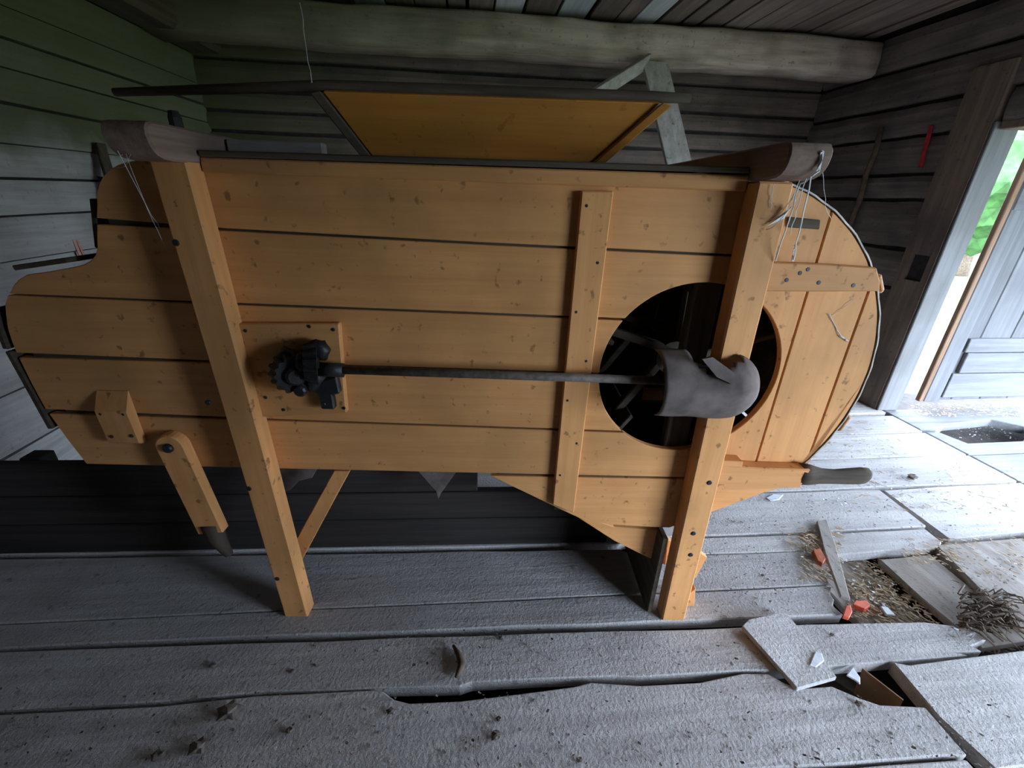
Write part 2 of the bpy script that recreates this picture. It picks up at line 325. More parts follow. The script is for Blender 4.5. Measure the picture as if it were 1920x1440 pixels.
wf = S(box('wall_front', (XL-.2, YF-.2, -.2), (XR+.2, YF, 2.7), M['dark'], bevel=0)); wf['label'] = 'log wall of the barn facing the winnowing machine'
log_prof('f', [-.06, .28, .56, .80, 1.04, 1.27, 1.48, 1.66, 1.92, 2.10, 2.31], XL+.02, XR-.02, plane_y=YF, sgn=-1, mat='log_front', parent=wf)
wp = S(box('wall_screen', (1.20, YF, -.1), (1.26, -.12, 2.4), M['dark'], bevel=0)); wp['label'] = 'board partition wall added out of view to shade the left of the machine'  # added out of view, keeps light off the left end
for k in range(18): box('screen_board', (1.175, YF+.02+.186*k, 0), (1.199, YF+.203+.186*k, 2.32), M['ceil'], wp, .003)
# ceiling boards run front to back over the log beam
ceil = S(box('ceiling', (XL-.2, YF-.2, ZC+.06), (XR+.2, YB+.2, ZC+.2), M['dark'], bevel=0)); ceil['label'] = 'brown board ceiling with a few pale boards'
ed = [XL+.03, -1.70, -1.56, -1.40, -1.25, -1.11, -.95, -.80, -.66, -.47, -.29, -.10, .03, .19, .375, .58, .79, .97, 1.09, 1.24, 1.40, 1.53, 1.68, 1.84, 1.97, 2.13, 2.28, 2.42, 2.57, 2.71, XR-.03]
for xa, xb in zip(ed[:-1], ed[1:]):
    pale = round(xa, 2) in (-.66, .19, .58, 1.09); zz = ZC+rnd.uniform(0, .012); gp_ = rnd.choice([.003, .006, .014])
    prism_z('ceiling_board', [(xa+gp_, YF+.02), (xb-gp_+jit(.003), YF+.02), (xb-gp_, YB-.03), (xa+gp_+jit(.004), YB-.03)], zz, zz+.025, M['ceil_pale' if pale else 'ceil'], ceil, .003)
# wall plate on top of the left wall, dark log
tr = S(box('trim_1', (XL, YF+.02, 2.12), (XL+.24, YB-.02, 2.325), M['grimy_y'], bevel=.03)); tr['label'] = 'dark wall plate log along the top of the left wall'

# hewn log beam under the ceiling boards
bm = bmesh.new(); rings = []
for i in range(25):
    x = XL+.03+(XR-XL-.08)*i/24; cy = 3.42+jit(.006); cz = 2.207+.006*math.sin(i*.7)+jit(.003); ring = []
    for k in range(12):
        a = k*2*math.pi/12; s = .125
        ex = math.copysign(abs(math.cos(a))**.30, math.cos(a)) if abs(math.cos(a)) > 1e-6 else 0; ez = math.copysign(abs(math.sin(a))**.30, math.sin(a)) if abs(math.sin(a)) > 1e-6 else 0
        ring.append(bm.verts.new((x, cy+ex*s*.95+jit(.006), min(cz+ez*.105+jit(.004), 2.322))))
    rings.append(ring)
for i in range(24):
    for k in range(12): bm.faces.new([rings[i][k], rings[i][(k+1) % 12], rings[i+1][(k+1) % 12], rings[i+1][k]])
bm.faces.new(rings[0]); bm.faces.new(rings[-1][::-1])
tag(link('ceiling_beam', bm, M['beam'], smooth=True), 'thick hewn log beam, mossy in the middle, under the ceiling boards', 'beam')

# ------------------------------------------------------------------ doorway, door and the yard
bm = bmesh.new(); px0, px1 = XR-.055, XR-.002
add_box(bm, (XR-.025, 2.405, 0), (px1, 2.615, 2.0))
za, zb, ya, yb = .865, 1.02, 2.445, 2.555                    # mortise
add_box(bm, (px0, 2.405, 0), (XR-.025, 2.615, za)); add_box(bm, (px0, 2.405, zb), (XR-.025, 2.615, 2.0))
add_box(bm, (px0, 2.405, za), (XR-.025, ya, zb)); add_box(bm, (px0, yb, za), (XR-.025, 2.615, zb))
o = S(link('trim_2', bm, M['post'])); o['label'] = 'dark wooden door post with a square mortise'
box('mortise_shade', (XR-.038, ya+.001, za+.001), (XR-.0255, yb-.001, zb-.001), M['dark'], o, 0)  # dark plate added so the recess looks shaded
o = S(box('trim_3', (XR-.05, 2.385, .0), (XR+.10, 2.403, 1.72), M['jamb'], bevel=.004)); o['label'] = 'pale door jamb lit by daylight beside the dark post'
o = S(box('trim_4', (XR-.03, DOOR_Y0, DOOR_H-.02), (XR+.16, 2.38, DOOR_H+.02), M['post'], bevel=.004)); o['label'] = 'wooden lintel board over the doorway'
o = S(box('trim_5', (XR-.05, DOOR_Y0-.02, .0), (XR+.155, DOOR_Y0, 1.72), M['jamb'], bevel=.004)); o['label'] = 'door jamb at the near side of the doorway'
door = S(empty('door_1', (3.145, 2.45, .04))); door['label'] = 'plank door swung open outwards, ledged at the foot'
box('door_edge', (0, -.02, 0), (.035, .012, 1.68), M['door_edge'], door, .004)
for k, (a, b) in enumerate([(.04, .27), (.276, .50), (.506, .72), (.726, .98), (.986, 1.22)]):
    box('door_board', (a, 0, .0), (b, .03, 1.66+jit(.01)), M['door_z'], door, .004)
for a, b, x0_ in [(.03, .21, .16), (.215, .36, .20), (.365, .46, .17), (1.25, 1.42, .04)]:
    box('door_ledge', (x0_, -.028, a), (1.22, -.001, b), M['door_x'], door, .004)
box('door_stile', (.036, -.022, 0), (.155, -.001, 1.66), M['door_z'], door, .004)
ev = empty('blocker', (XR+.2, 0, 1.86)); tag(ev, 'board eave added out of view over the doorway to cut the sky light', 'blocker')  # added out of view to limit sky light through the doorway
for k in range(9): box('blocker_board', (.2093*k, .3, 0), (.2093*k+.205, 2.34, .025), M['ceil'], ev, .003, Matrix.Rotation(math.atan2(.062, .2), 4, 'Y'))
# doorstep boards outside with a broken hole
step = S(box('doorstep', (XR+.16, -.6, -.22), (5.2, 2.9, -.12), M['earth'], bevel=0)); step['label'] = 'plank doorstep outside the doorway with a broken hole'
def sboard(poly): return prism_z('doorstep_board', poly, -.06, -.004, M['step'], step, .004)
sboard([(2.86, 2.13), (2.95, 2.11), (3.1, 2.19), (3.5, 2.235), (3.62, 2.13), (4.6, 2.12), (4.6, 2.42), (2.86, 2.40)])
sboard([(2.86, 1.84), (4.6, 1.86), (4.6, 2.11), (3.64, 2.11), (3.38, 1.963), (2.99, 1.957), (2.95, 2.09), (2.86, 2.10)])
for a, b in [(1.58, 1.83), (1.30, 1.57), (1.0, 1.29), (.7, .99), (.35, .69), (0, .34)]: sboard([(2.86, a), (4.6, a+.01), (4.6, b+.012), (2.86, b)])
yard = S(box('ground', (XR+.17, -14, -.40), (40, 30, -.24), M['grass'], bevel=0)); yard['label'] = 'green lawn of the yard outside'
h = empty('farmhouse', (21, 15.5, -.24)); tag(h, 'white farmhouse with a dark red base seen through the door gap', 'house')
box('wall', (-4, 0, .75), (5, 4, 2.6), M['house_white'], h, 0); box('base', (-4.02, -.03, 0), (5.02, 4, .75), M['house_red'], h, 0)
box('window', (-1.6, -.05, 1.25), (-.6, -.001, 2.2), M['house_red'], h, 0)
prism_v('roof', [(-4.6, 2.6), (.5, 4.6), (5.6, 2.6)], -.5, 4.4, M['house_red'], h, 0)
for k, (tx, ty, s) in enumerate([(12.0, 9.7, 1.35), (30, 24, 2.6)]):
    t = empty('yard_tree', (tx, ty, -.24)); tag(t, ['small green leafy tree standing on the lawn before the farmhouse', 'tall green tree behind the farmhouse'][k], 'tree', 'yard trees')
    tube('trunk', [(0, 0, 0), (.05, 0, s*.8)], [.22, .14], M['bark'], t)
    bm = bmesh.new(); bmesh.ops.create_icosphere(bm, subdivisions=4, radius=s)
    for v in bm.verts: v.co = v.co*(1+.22*math.sin(v.co.x*5+k)*math.sin(v.co.y*4.3)*math.cos(v.co.z*4.7))+Vector((0, 0, s*1.5))
    link('crown', bm, M['leaf'], t)

# ------------------------------------------------------------------ winnowing machine
mac = empty('winnowing_machine', MO, -TH)
tag(mac, 'ochre-yellow wooden winnowing machine with a round fan opening, standing on plank floor', 'winnowing machine')
CU, CW = K(.59, .868); RH, RO = .243*kk, .487*kk
VD = .60                                              # depth of the rear side
def lerp_line(pts):
    pts = [K(*p) for p in pts]
    def f(u):
        for (a, wa), (b, wb_) in zip(pts[:-1], pts[1:]):
            if u <= b or (b, wb_) == pts[-1]: return wa+(wb_-wa)*(u-a)/(b-a)
    return f
s0 = lerp_line([(-.588, 1.352), (.622, 1.350)])
s1 = lerp_line([(-.861, 1.215), (-.584, 1.205), (.634, 1.173)])
s2 = lerp_line([(-1.129, 1.041), (-.581, 1.028), (.30, 1.015)])
s3 = lerp_line([(-1.171, .879), (-.72, .871), (.30, .862)])
s4 = lerp_line([(-1.134, .712), (-.588, .70), (.238, .686)])
s5 = lerp_line([(-1.125, .536), (-.56, .533), (.64, .524)])
G = .0028
UE = CU+.075                                          # board ends hidden behind the right post
def right_side(wt, wb_):                              # from top to bottom along the hole
    a_top = math.acos(.075/RH); wi = CW+RH*math.sin(a_top); wj = CW-RH*math.sin(a_top)
    if wb_ > wi or wt < wj: return [(UE, wt), (UE, wb_)]
    out = []
    if wt >= wi: out.append((UE, wt)); a0 = a_top
    else: a0 = math.pi-math.asin((wt-CW)/RH)
    if wb_ > wj: a1_ = math.pi-math.asin((wb_-CW)/RH)
    else: a1_ = 2*math.pi-a_top
    n = max(4, int((a1_-a0)*16))
    out += [(CU+RH*math.cos(a0+(a1_-a0)*i/n), CW+RH*math.sin(a0+(a1_-a0)*i/n)) for i in range(n+1)]
    if wb_ <= wj: out.append((UE, wb_))
    return out
lefts = [
    [(-.688, 1.346), (-.72, 1.345), (-.747, 1.341), (-.772, 1.334), (-.793, 1.324), (-.812, 1.311), (-.827, 1.294), (-.840, 1.273), (-.847, 1.25), (-.858, 1.222)],
    [(-.862, 1.208), (-.872, 1.18), (-.880, 1.155), (-.890, 1.139), (-.905, 1.126), (-.925, 1.116), (-.949, 1.110), (-1.03, 1.094), (-1.071, 1.088), (-1.095, 1.076), (-1.114, 1.061), (-1.128, 1.046), (-1.134, 1.0405)],
    [(-1.1385, 1.0365), (-1.156, 1.012), (-1.165, .987), (-1.173, .962), (-1.177, .945), (-1.181, .915), (-1.182, .885)],
    [(-1.182, .872), (-1.180, .80), (-1.174, .72)],
    [(-1.170, .706), (-1.15, .62), (-1.128, .541)]]
seams = [s0, s1, s2, s3, s4, s5]
def side_panel(v0, v1, name, mx='ochre_x', mz='ochre_z'):
    for i in range(5):
        top, bot = seams[i], seams[i+1]
        lf = [K(*p) for p in lefts[i]]
        rs = right_side(top(.5)-G, bot(.5)+G)
        poly = lf[::-1]+([(-.55, top(-.55)-G), (0, top(0)-G)] if i else [(-.55, top(-.55)), (0, top(0))])+rs+[(0, bot(0)+G), (-.55, bot(-.55)+G)]
        prism_v(name, poly, v0, v1, M[mx], mac, .0018)
    # belly board below the fan
    b6 = [K(*p) for p in [(.056, .5215), (.274, .40), (.362, .353), (.44, .342), (.54, .335), (.631, .332), (.66, .345), (.70, .368), (.747, .394), (.82, .433), (.896, .473), (.95, .496), (.985, .509), (.985, .5205)]]
    prism_v(name, b6[::-1]+[], v0, v1, M[mx], mac, .0018)
    # upright boards of the fan case
    wbot = K(0, .585)[1]
    def oarc(ua, ub, n=10):
        return [(ua+(ub-ua)*i/n, CW+math.sqrt(max(0, RO**2-(ua+(ub-ua)*i/n-CU)**2))) for i in range(n+1)]
    ua, ub, uc = UE+.004, K(.846, 0)[0], K(1.0, 0)[0]
    aa = math.acos((ua-CU)/RH)
    hole = [(CU+RH*math.cos(-aa+2*aa*i/24), CW+RH*math.sin(-aa+2*aa*i/24)) for i in range(25)]
    wcut = K(0, 1.1)[1]
    prism_v(name, oarc(ua, ub-.002)+[(ub-.002, wbot), (ua, wbot)]+hole, v0, v1, M[mz], mac, .0018)
    prism_v(name, oarc(ub+.002, uc-.002)+[(uc-.002, wbot), (ub+.002, wbot)], v0, v1, M[mz], mac, .0018)
    lo = CW-math.sqrt(RO**2-(uc+.002-CU)**2)
    n = 20; a0 = math.acos((uc+.002-CU)/RO); a1_ = -math.asin((CW-wbot)/RO)
    prism_v(name, [(CU+RO*math.cos(a0+(a1_-a0)*i/n), CW+RO*math.sin(a0+(a1_-a0)*i/n)) for i in range(n+1)]+[(uc+.002, wbot)], v0, v1, M[mz], mac, .0018)
side_panel(VB, VB+.02, 'side_board')
side_panel(VD-.02, VD, 'rear_side_board', 'grimy_x', 'grimy_z')  # dark wood here paints in the shade inside the case
# tongues closing the joints from inside
for sm, ua_, ub_ in ((s1, -.84, .60), (s2, -1.10, .33), (s3, -1.15, .30), (s4, -1.13, .33), (s5, .08, .64)):
    ua_, ub_ = K(ua_, 0)[0], K(ub_, 0)[0]
    prism_v('joint_tongue', [(ua_, sm(ua_)+.014), (-.5 if ua_ < -.5 else .3, sm(-.5 if ua_ < -.5 else .3)+.014), (ub_, sm(ub_)+.014), (ub_, sm(ub_)-.014), (-.5 if ua_ < -.5 else .3, sm(-.5 if ua_ < -.5 else .3)-.014), (ua_, sm(ua_)-.014)], VB+.009, VB+.019, M['grimy_x'], mac, 0)
prism_v('rear_handle_bar', [(.60, K(0, .50)[1]), (1.0, K(0, .50)[1]), (1.0, K(0, .60)[1]), (.60, K(0, .60)[1])], VD+.001, VD+.03, M['ochre_x'], mac, .003)

P1c, P2c = mp(1236, 538, VD+.002), mp(1211, 630, VD+.002)  # boards added over the rear hole darken the fan; crescent gap shows light
def arc3(sag, n=8):
    a, b = Vector(P1c), Vector(P2c); d_ = b-a; n_ = Vector((-d_.y, d_.x)).normalized()
    return [tuple(a+d_*(i/n)+n_*sag*4*(i/n)*(1-i/n)) for i in range(n+1)]
zt_, zb_ = CW+RH+.02, CW-RH-.02
prism_v('rear_light_block', [(CU-RH-.02, zb_), (CU-RH-.02, zt_), (P1c[0], zt_)]+arc3(.012)+[(P2c[0], zb_)], VD+.001, VD+.012, M['grimy_z'], mac, 0)
prism_v('rear_light_block', [(P1c[0]+.0005, zt_), (CU+RH+.02, zt_), (CU+RH+.02, zb_), (P2c[0]+.0005, zb_)]+arc3(.024)[::-1], VD+.001, VD+.012, M['grimy_z'], mac, 0)
# sheet that wraps the fan case, its rim standing proud of the boards
bm = bmesh.new(); n = 60; rings = []
for i in range(n+1):
    a = math.radians(-36)+(math.radians(112)-math.radians(-36))*i/n
    rr = RO+.0015+.001*math.sin(i*1.7)
    ring = []
    for r_, v_ in ((rr, VB-.003), (rr+.0035, VB-.003), (rr+.0035, VD+.006), (rr, VD+.006)):
        ring.append(bm.verts.new((CU+r_*math.cos(a), v_, CW+r_*math.sin(a))))
    rings.append(ring)
for i in range(n):
    for k in range(4): bm.faces.new([rings[i][k], rings[i][(k+1) % 4], rings[i+1][(k+1) % 4], rings[i+1][k]])
bm.faces.new(rings[0]); bm.faces.new(rings[-1][::-1])
link('fan_case_sheet', bm, M['tin'], mac)
bm = bmesh.new(); rings = []                             # trough under the fan
for i in range(31):
    a = math.radians(-37)-math.radians(103)*i/30; rr = RO-.012
    rings.append([bm.verts.new((CU+r_*math.cos(a), v_, CW+r_*math.sin(a))) for r_, v_ in ((rr, VB+.021), (rr+.006, VB+.021), (rr+.006, VD-.021), (rr, VD-.021))])
for i in range(30):
    for k in range(4): bm.faces.new([rings[i][k], rings[i][(k+1) % 4], rings[i+1][(k+1) % 4], rings[i+1][k]])
bm.faces.new(rings[0]); bm.faces.new(rings[-1][::-1]); link('fan_trough', bm, M['grimy_x'], mac)
# bands over the sheet that show as small lugs at the rim
for a in (30, -17):
    ar = math.radians(a); Mx = Matrix.Translation((CU+(RO+.012)*math.cos(ar), 0, CW+(RO+.012)*math.sin(ar))) @ Matrix.Rotation(-ar, 4, 'Y')
    box('rim_lug', (-.006, VB-.002, -.026), (.010, VD+.01, .026), M['ochre_y'], mac, .006, Mx)

# posts, slightly out of plumb
def post(ut, ub, wd, v0, v1, wtop, name='leg', mat='ochre_z'):
    bm = bmesh.new(); add_prism(bm, [(ut, wtop), (ut+wd, wtop), (ub+wd, .0), (ub, .0)], lambda p: (p[0], v0, p[1]), lambda p: (p[0], v1, p[1]))
    return link(name, bm, M[mat], mac, bevel=.0045)
PL = post(-.648, -.617, .077, 0, .053, 1.345); PR = post(.618, .636, .078, 0, .053, 1.338)
post(-.648, -.63, .077, VD+.002, VD+.055, 1.345); post(.618, .636, .078, VD+.014, VD+.067, 1.338)
# carrying beams across the tops of the posts
for uc_, nm in ((-.610, 'l'), (.657, 'r')):
    prof = [(-.074, 1.347), (-.084, 1.355), (-.090, 1.366), (-.093, 1.380), (-.091, 1.393), (-.083, 1.401), (-.07, 1.404), (.72, 1.400), (.735, 1.39), (.735, 1.36), (.72, 1.340), (.02, 1.340), (-.03, 1.339), (-.06, 1.342)]
    bm = bmesh.new(); add_prism(bm, prof, lambda p: (uc_-.042, p[0], p[1]), lambda p: (uc_+.042, p[0], p[1]))
    link('carrying_beam', bm, M['cap'], mac, bevel=.004)
# bolts
def bolt(u, v, w, r=.010, h=.008, mat='iron', d=(0, -1, 0), parent=mac, name='bolt'):
    bm = bmesh.new(); add_lathe(bm, [(r, 0), (r, h*.6), (r*.75, h)], Matrix.Translation((u, v, w)) @ rot_to(d), 10)
    return link(name, bm, M[mat], parent)
bolt(-.585, .02, 1.403, .012, .03, d=(0, 0, 1))
for px, py in [(390, 755), (330, 455), (467, 916), (1330, 905), (1300, 1000), (1295, 1040), (520, 1085)]:
    u_, w_ = mp(px, py, 0); bolt(u_, .001, w_, .0075, .004)
# top rail
prism_v('top_rail', [(-.568, 1.3525), (.616, 1.350), (.616, 1.318), (-.568, 1.324)], VB-.016, VB-.0005, M['ochre_x'], mac, .003)
box('top_rail_cap', (-.565, VB-.022, 1.3535), (.612, VB+.05, 1.366), M['grimy_x'], mac, .003)
# top covers either side of the hopper
for a, b in ((-.565, -.33), (.36, .61)):
    box('top_board', (a, VB+.055, 1.335), (b, VD-.021, 1.352), M['grimy_y'], mac, .003)
# upright cleat
c = [mp(1090, 358, VB-.016), mp(1151, 358, VB-.016), mp(1076, 962, VB-.016), mp(1036, 946, VB-.016)]
cl = prism_v('cleat', c, VB-.018, VB-.0005, M['ochre_z'], mac, .003)
for i in range(7):
    for s_ in (.2, .75):
        t = (i+.25)/7.2
        a = [c[0][j]+(c[3][j]-c[0][j])*t for j in (0, 1)]; b = [c[1][j]+(c[2][j]-c[1][j])*t for j in (0, 1)]
        if (i+int(s_*4)) % 2 == 0: bolt(a[0]+(b[0]-a[0])*s_, VB-.018, a[1]+(b[1]-a[1])*s_, .0035, .001, parent=cl, name='nail')
# horizontal cleat on the fan case
hc = prism_v('cleat', [K(.69, 1.166), K(.85, 1.165), K(.985, 1.160), K(1.006, 1.128), K(1.014, 1.103), K(.85, 1.098), K(.69, 1.095)], VB-.017, VB-.0005, M['ochre_x'], mac, .003)
for px, py in [(1500, 512), (1515, 505), (1535, 530), (1475, 525), (1600, 535)]:
    u_, w_ = mp(px, py, VB-.017); bolt(u_, VB-.017, w_, .005, .001, parent=hc, name='nail')
prism_v('latch_slot', [mp(1474, 406, VB), mp(1536, 412, VB), mp(1534, 430, VB), mp(1474, 426, VB)], VB-.006, VB-.0005, M['grimy_x'], mac, .002)
# carrying handle with a dark rubbed grip
ha = [mp(1345, 871, .02), mp(1420, 877, .02), mp(1520, 880, .02)]; hb = [mp(1500, 914, .02), mp(1420, 917, .02), mp(1340, 920, .02)]
prism_v('handle_bar', [(.645, ha[0][1])]+ha+hb+[(.645, hb[-1][1])], .018, VB-.0005, M['ochre_x'], mac, .003)
bm = bmesh.new(); rings = []
gp = [(.955, .575, .036), (.985, .572, .034), (1.02, .568, .026), (1.06, .567, .024), (1.10, .569, .0265), (1.135, .571, .028), (1.155, .572, .026), (1.166, .573, .016)]
for u_, w_, r_ in gp:
    rings.append([bm.verts.new((u_, .037+.62*r_*math.cos(k*math.pi/6), w_+r_*math.sin(k*math.pi/6))) for k in range(12)])
for i in range(len(rings)-1):
    for k in range(12): bm.faces.new([rings[i][k], rings[i][(k+1) % 12], rings[i+1][(k+1) % 12], rings[i+1][k]])
bm.faces.new(rings[0]); bm.faces.new(rings[-1])
link('handle_grip', bm, M['grimy_x'], mac, smooth=True)
prism_v('handle_ledge', [mp(1345, 862, VB-.03), mp(1392, 864, VB-.03), mp(1390, 874, VB-.03), mp(1345, 872, VB-.03)], VB-.035, VB-.0005, M['ochre_x'], mac, .002)
# chute brace below the belly, behind the front leg, and its far end
prism_v('chute_brace', [mp(*p, .09) for p in [(1060, 952), (1150, 984), (1200, 988), (1237, 990), (1252, 1008), (1246, 1056), (1210, 1040), (1150, 1010)]], .080, .105, M['ochre_x'], mac, .002)
prism_v('brace_end', [mp(*p, .10) for p in [(1240, 1010), (1310, 1036), (1328, 1048), (1306, 1088), (1240, 1055)]], .107, .125, M['ochre_x'], mac, .002)
box('cross_bar', (.265, .16, .325), (.325, .56, .365), M['grimy_y'], mac, .004)
prism_v('foot_wedge', [mp(*p, .07) for p in [(1275, 1118), (1302, 1098), (1298, 1140), (1290, 1165)]]+[(.70, .001)], .058, .085, M['ochre_z'], mac, .002)
# thin strut from the left leg to the belly
prism_v('strut', [mp(*p, .07) for p in [(628, 880), (658, 880), (560, 1062), (540, 1040)]], .060, .078, M['ochre_z'], mac, .002)
# bearing plate with the greasy joint
pp = [mp(440, 606, .04), mp(637, 606, .04), mp(651, 773, .04), mp(470, 782, .04)]
bp_ = prism_v('bearing_plate', pp, .034, VB-.0005, M['ochre_x'], mac, .003)
for px, py in [(460, 620), (580, 612), (625, 618), (532, 768), (645, 765), (498, 745)]:
    u_, w_ = mp(px, py, .034); bolt(u_, .034, w_, .0045, .002, parent=bp_, name='nail')
def gear(name, c, d, r, h, teeth, parent=mac, mat='iron'):
    bm = bmesh.new(); Mx = Matrix.Translation(c) @ rot_to(d); P0, P1 = [], []
    for k in range(teeth*4):
        a = k*2*math.pi/(teeth*4); rr = r if k % 4 in (0, 1) else r*.90
        P0.append((rr*math.cos(a), rr*math.sin(a))); P1.append((rr*.78*math.cos(a), rr*.78*math.sin(a)))
    A = [bm.verts.new(Mx @ Vector((*p, 0))) for p in P0]; Bv = [bm.verts.new(Mx @ Vector((*p, h))) for p in P1]
    bm.faces.new(A); bm.faces.new(Bv[::-1]); n = len(A)
    for i in range(n): bm.faces.new([A[i], Bv[i], Bv[(i+1) % n], A[(i+1) % n]])
    o = link(name, bm, M[mat], parent)
    bm = bmesh.new(); add_lathe(bm, [(r*.4, -.004), (r*.4, h+.012), (r*.3, h+.018)], Mx, 12); link('hub', bm, M[mat], o)
    return o
gear('bevel_gear', (-.437, .012, .875), (0.55, -1, .05), .060, .030, 16)
gear('bevel_gear', (-.372, .004, .905), (-1, -.35, .1), .058, .030, 14)
bolt(-.415, -.018, .838, .016, .012)
for gu, gw, gr in ((-.45, .905, .026), (-.395, .862, .030), (-.36, .935, .022), (-.47, .86, .02)):   # caked grease on the joint
    bm = bmesh.new(); bmesh.ops.create_icosphere(bm, subdivisions=2, radius=1)
    for v in bm.verts:
        k_ = 1+.25*math.sin(v.co.x*5+gu*40)*math.cos(v.co.z*6); v.co = Vector((gu+v.co.x*gr*k_, .008+v.co.y*gr*.8*k_, gw+v.co.z*gr*1.3*k_))
    link('grease_lump', bm, M['iron'], mac, smooth=True)
br = prism_v('bearing_bracket', [(-.405, .84), (-.335, .865), (-.332, .815), (-.352, .81), (-.352, .768), (-.388, .768), (-.39, .81), (-.405, .82)], .012, .0335, M['iron'], mac, .004)
bolt(-.378, .012, .785, .006, .004, parent=br)
tube('bearing_collar', [(-.372, 0, .888), (-.31, 0, .886)], .018, M['iron'], mac, 14)
tube('drive_rod', [(-.40, 0, .8885), (.10, 0, .882), (.50, 0, .876)], .0108, M['rod'], mac, 12)
# fan: shaft, spider arms and paddles in the case
tube('fan_shaft', [(CU, -.03, CW), (CU, VD+.03, CW)], .014, M['iron'], mac, 12)
for k in range(5):
    a = math.radians(20+72*k); Mx = Matrix.Translation((CU, 0, CW)) @ Matrix.Rotation(-a, 4, 'Y')
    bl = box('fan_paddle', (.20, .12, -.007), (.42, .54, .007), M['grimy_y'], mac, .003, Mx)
    for vv in (.17, .46): box('fan_arm', (.012, vv, -.030), (.40, vv+.03, -.0075), M['grimy_x'], bl, .003, Mx)
for vv in (.17, .46):
    bm = bmesh.new(); add_lathe(bm, [(.05, 0), (.05, .03)], Matrix.Translation((CU, vv, CW)) @ rot_to((0, 1, 0)), 16); link('fan_hub', bm, M['grimy_x'], mac)
box('crank_bearer', (CU-.02, VB+.022, CW-.29), (CU+.05, VB+.055, CW+.30), M['grimy_z'], mac, .004)
gear('bevel_gear', (.505, 0, .876), (1, 0, 0), .045, .026, 10)
gear('bevel_gear', (CU, -.025, CW), (0, 1, 0), .06, .028, 13)
# torn sheet guard bent over the gears
bm = bmesh.new(); nu, na = 26, 22; grid = {}
for i in range(nu+1):
    t = i/nu; u_ = .478+.238*t
    rr = .092*(1-max(0, (t-.70)/.30)**2.4*.40)*(.93+.07*t)+.0012*math.sin(i*.5)
    for j in range(na+1):
        a = math.radians(-105+225*j/na)              # 0 = towards the viewer, + = up
        dent = 1-.10*math.exp(-((t-.45)**2/.02+(j/na-.62)**2/.02))
        grid[i, j] = bm.verts.new((u_-.012*(j/na)*(1-t),   .010-rr*dent*math.cos(a), .868+rr*dent*math.sin(a)))
for i in range(nu):
    for j in range(na):
        t, q = (i+.5)/nu, (j+.5)/na
        if q > .70+.06*math.sin(t*9) and .30 < t < .80: continue       # torn out along the top
        if q > .82 and t > .80: continue
        if q > .90: continue
        if q < .14+.05*math.sin(t*11+1): continue
        bm.faces.new([grid[i, j], grid[i+1, j], grid[i+1, j+1], grid[i, j+1]])
bmesh.ops.delete(bm, geom=[v for v in bm.verts if not v.link_faces], context='VERTS')
bmesh.ops.solidify(bm, geom=bm.faces[:], thickness=.003)
link('gear_guard', bm, M['guard'], mac, smooth=True)
bm = bmesh.new(); add_prism(bm, [(.555, .955), (.58, .960), (.62, .935), (.648, .912), (.63, .902), (.59, .918)], lambda p: (p[0], -.055-.5*(.95-p[1]), p[1]), lambda p: (p[0], -.052-.5*(.95-p[1]), p[1]))
link('guard_flap', bm, M['guard'], mac)
# bracket block and swinging lever at the tail
bm = bmesh.new()
q0 = [mp(*p, 0.0) for p in [(168, 738), (236, 738), (240, 768), (176, 768)]]
fr = [mp(*p, .030) for p in [(176, 768), (240, 768), (246, 826), (186, 831)]]
bk = [mp(*p, VB) for p in [(185, 735), (235, 735), (240, 768), (190, 770)]]
wt = .745; ua, ub = fr[0][0], fr[1][0]
add_prism(bm, [(VB-.0005, .795), (.026, .742), (.030, .642), (VB-.0005, .632)], lambda p: (ua, p[0], p[1]), lambda p: (ub, p[0], p[1]))
bk_ = link('tail_bracket', bm, M['ochre_z'], mac, bevel=.004)
for u_, w_ in ((ua+.015, .735), (ub-.015, .735), (ua+.02, .665), (ub-.015, .668)): bolt(u_, .029, w_, .005, .003, parent=bk_, name='nail')
t0, t1 = mp(322, 838, .03), mp(398, 998, .03)
d = Vector((t1[0]-t0[0], t1[1]-t0[1])).normalized(); nrm = Vector((-d.y, d.x)); hw = .040
poly = [(t0[0]+hw*(nrm.x*math.cos(a)-d.x*math.sin(a)), t0[1]+hw*(nrm.y*math.cos(a)-d.y*math.sin(a))) for a in [math.pi*i/12 for i in range(13)]]
poly += [(t1[0]-nrm.x*hw, t1[1]-nrm.y*hw), (t1[0]+nrm.x*hw, t1[1]+nrm.y*hw)]
lv = prism_v('tail_lever', poly, .022, VB-.001, M['ochre_z'], mac, .004)
bolt(t0[0]-.002, .0225, t0[1]+.002, .014, .01, parent=lv)
tube('lever_end', [(t1[0], .038, t1[1]+.03), (t1[0]+d.x*.03, .038, t1[1]+d.y*.03), (t1[0]+d.x*.10+.01, .04, t1[1]+d.y*.10)], [.030, .026, .012], M['grimy_z'], mac, 8)
# tail board closing the end, slanted, and the tail lip
def across(name, a, b, v0, v1, th, mat):               # board spanning v, its edge line a->b in (u, w)
    a, b = Vector(a), Vector(b); d_ = (b-a).normalized(); n_ = Vector((-d_.y, d_.x))*th
    bm = bmesh.new(); add_prism(bm, [tuple(a), tuple(b), tuple(b+n_), tuple(a+n_)], lambda p: (p[0], v0, p[1]), lambda p: (p[0], v1, p[1]))
    return link(name, bm, M[mat], mac, bevel=.002)
across('tail_board', K(-1.192, .89), K(-1.174, .66), VB-.004, VD, -.014, 'grimy_y')
across('tail_board', K(-1.186, 1.0), K(-1.194, .895), VB-.004, VD, -.014, 'grimy_y')
across('tail_lip', K(-.955, 1.120), K(-1.09, 1.098), VB-.006, VD, -.012, 'grimy_y')
across('tail_board', K(-.895, 1.15), K(-.868, 1.26), VB+.022, VD-.022, .012, 'grimy_y')
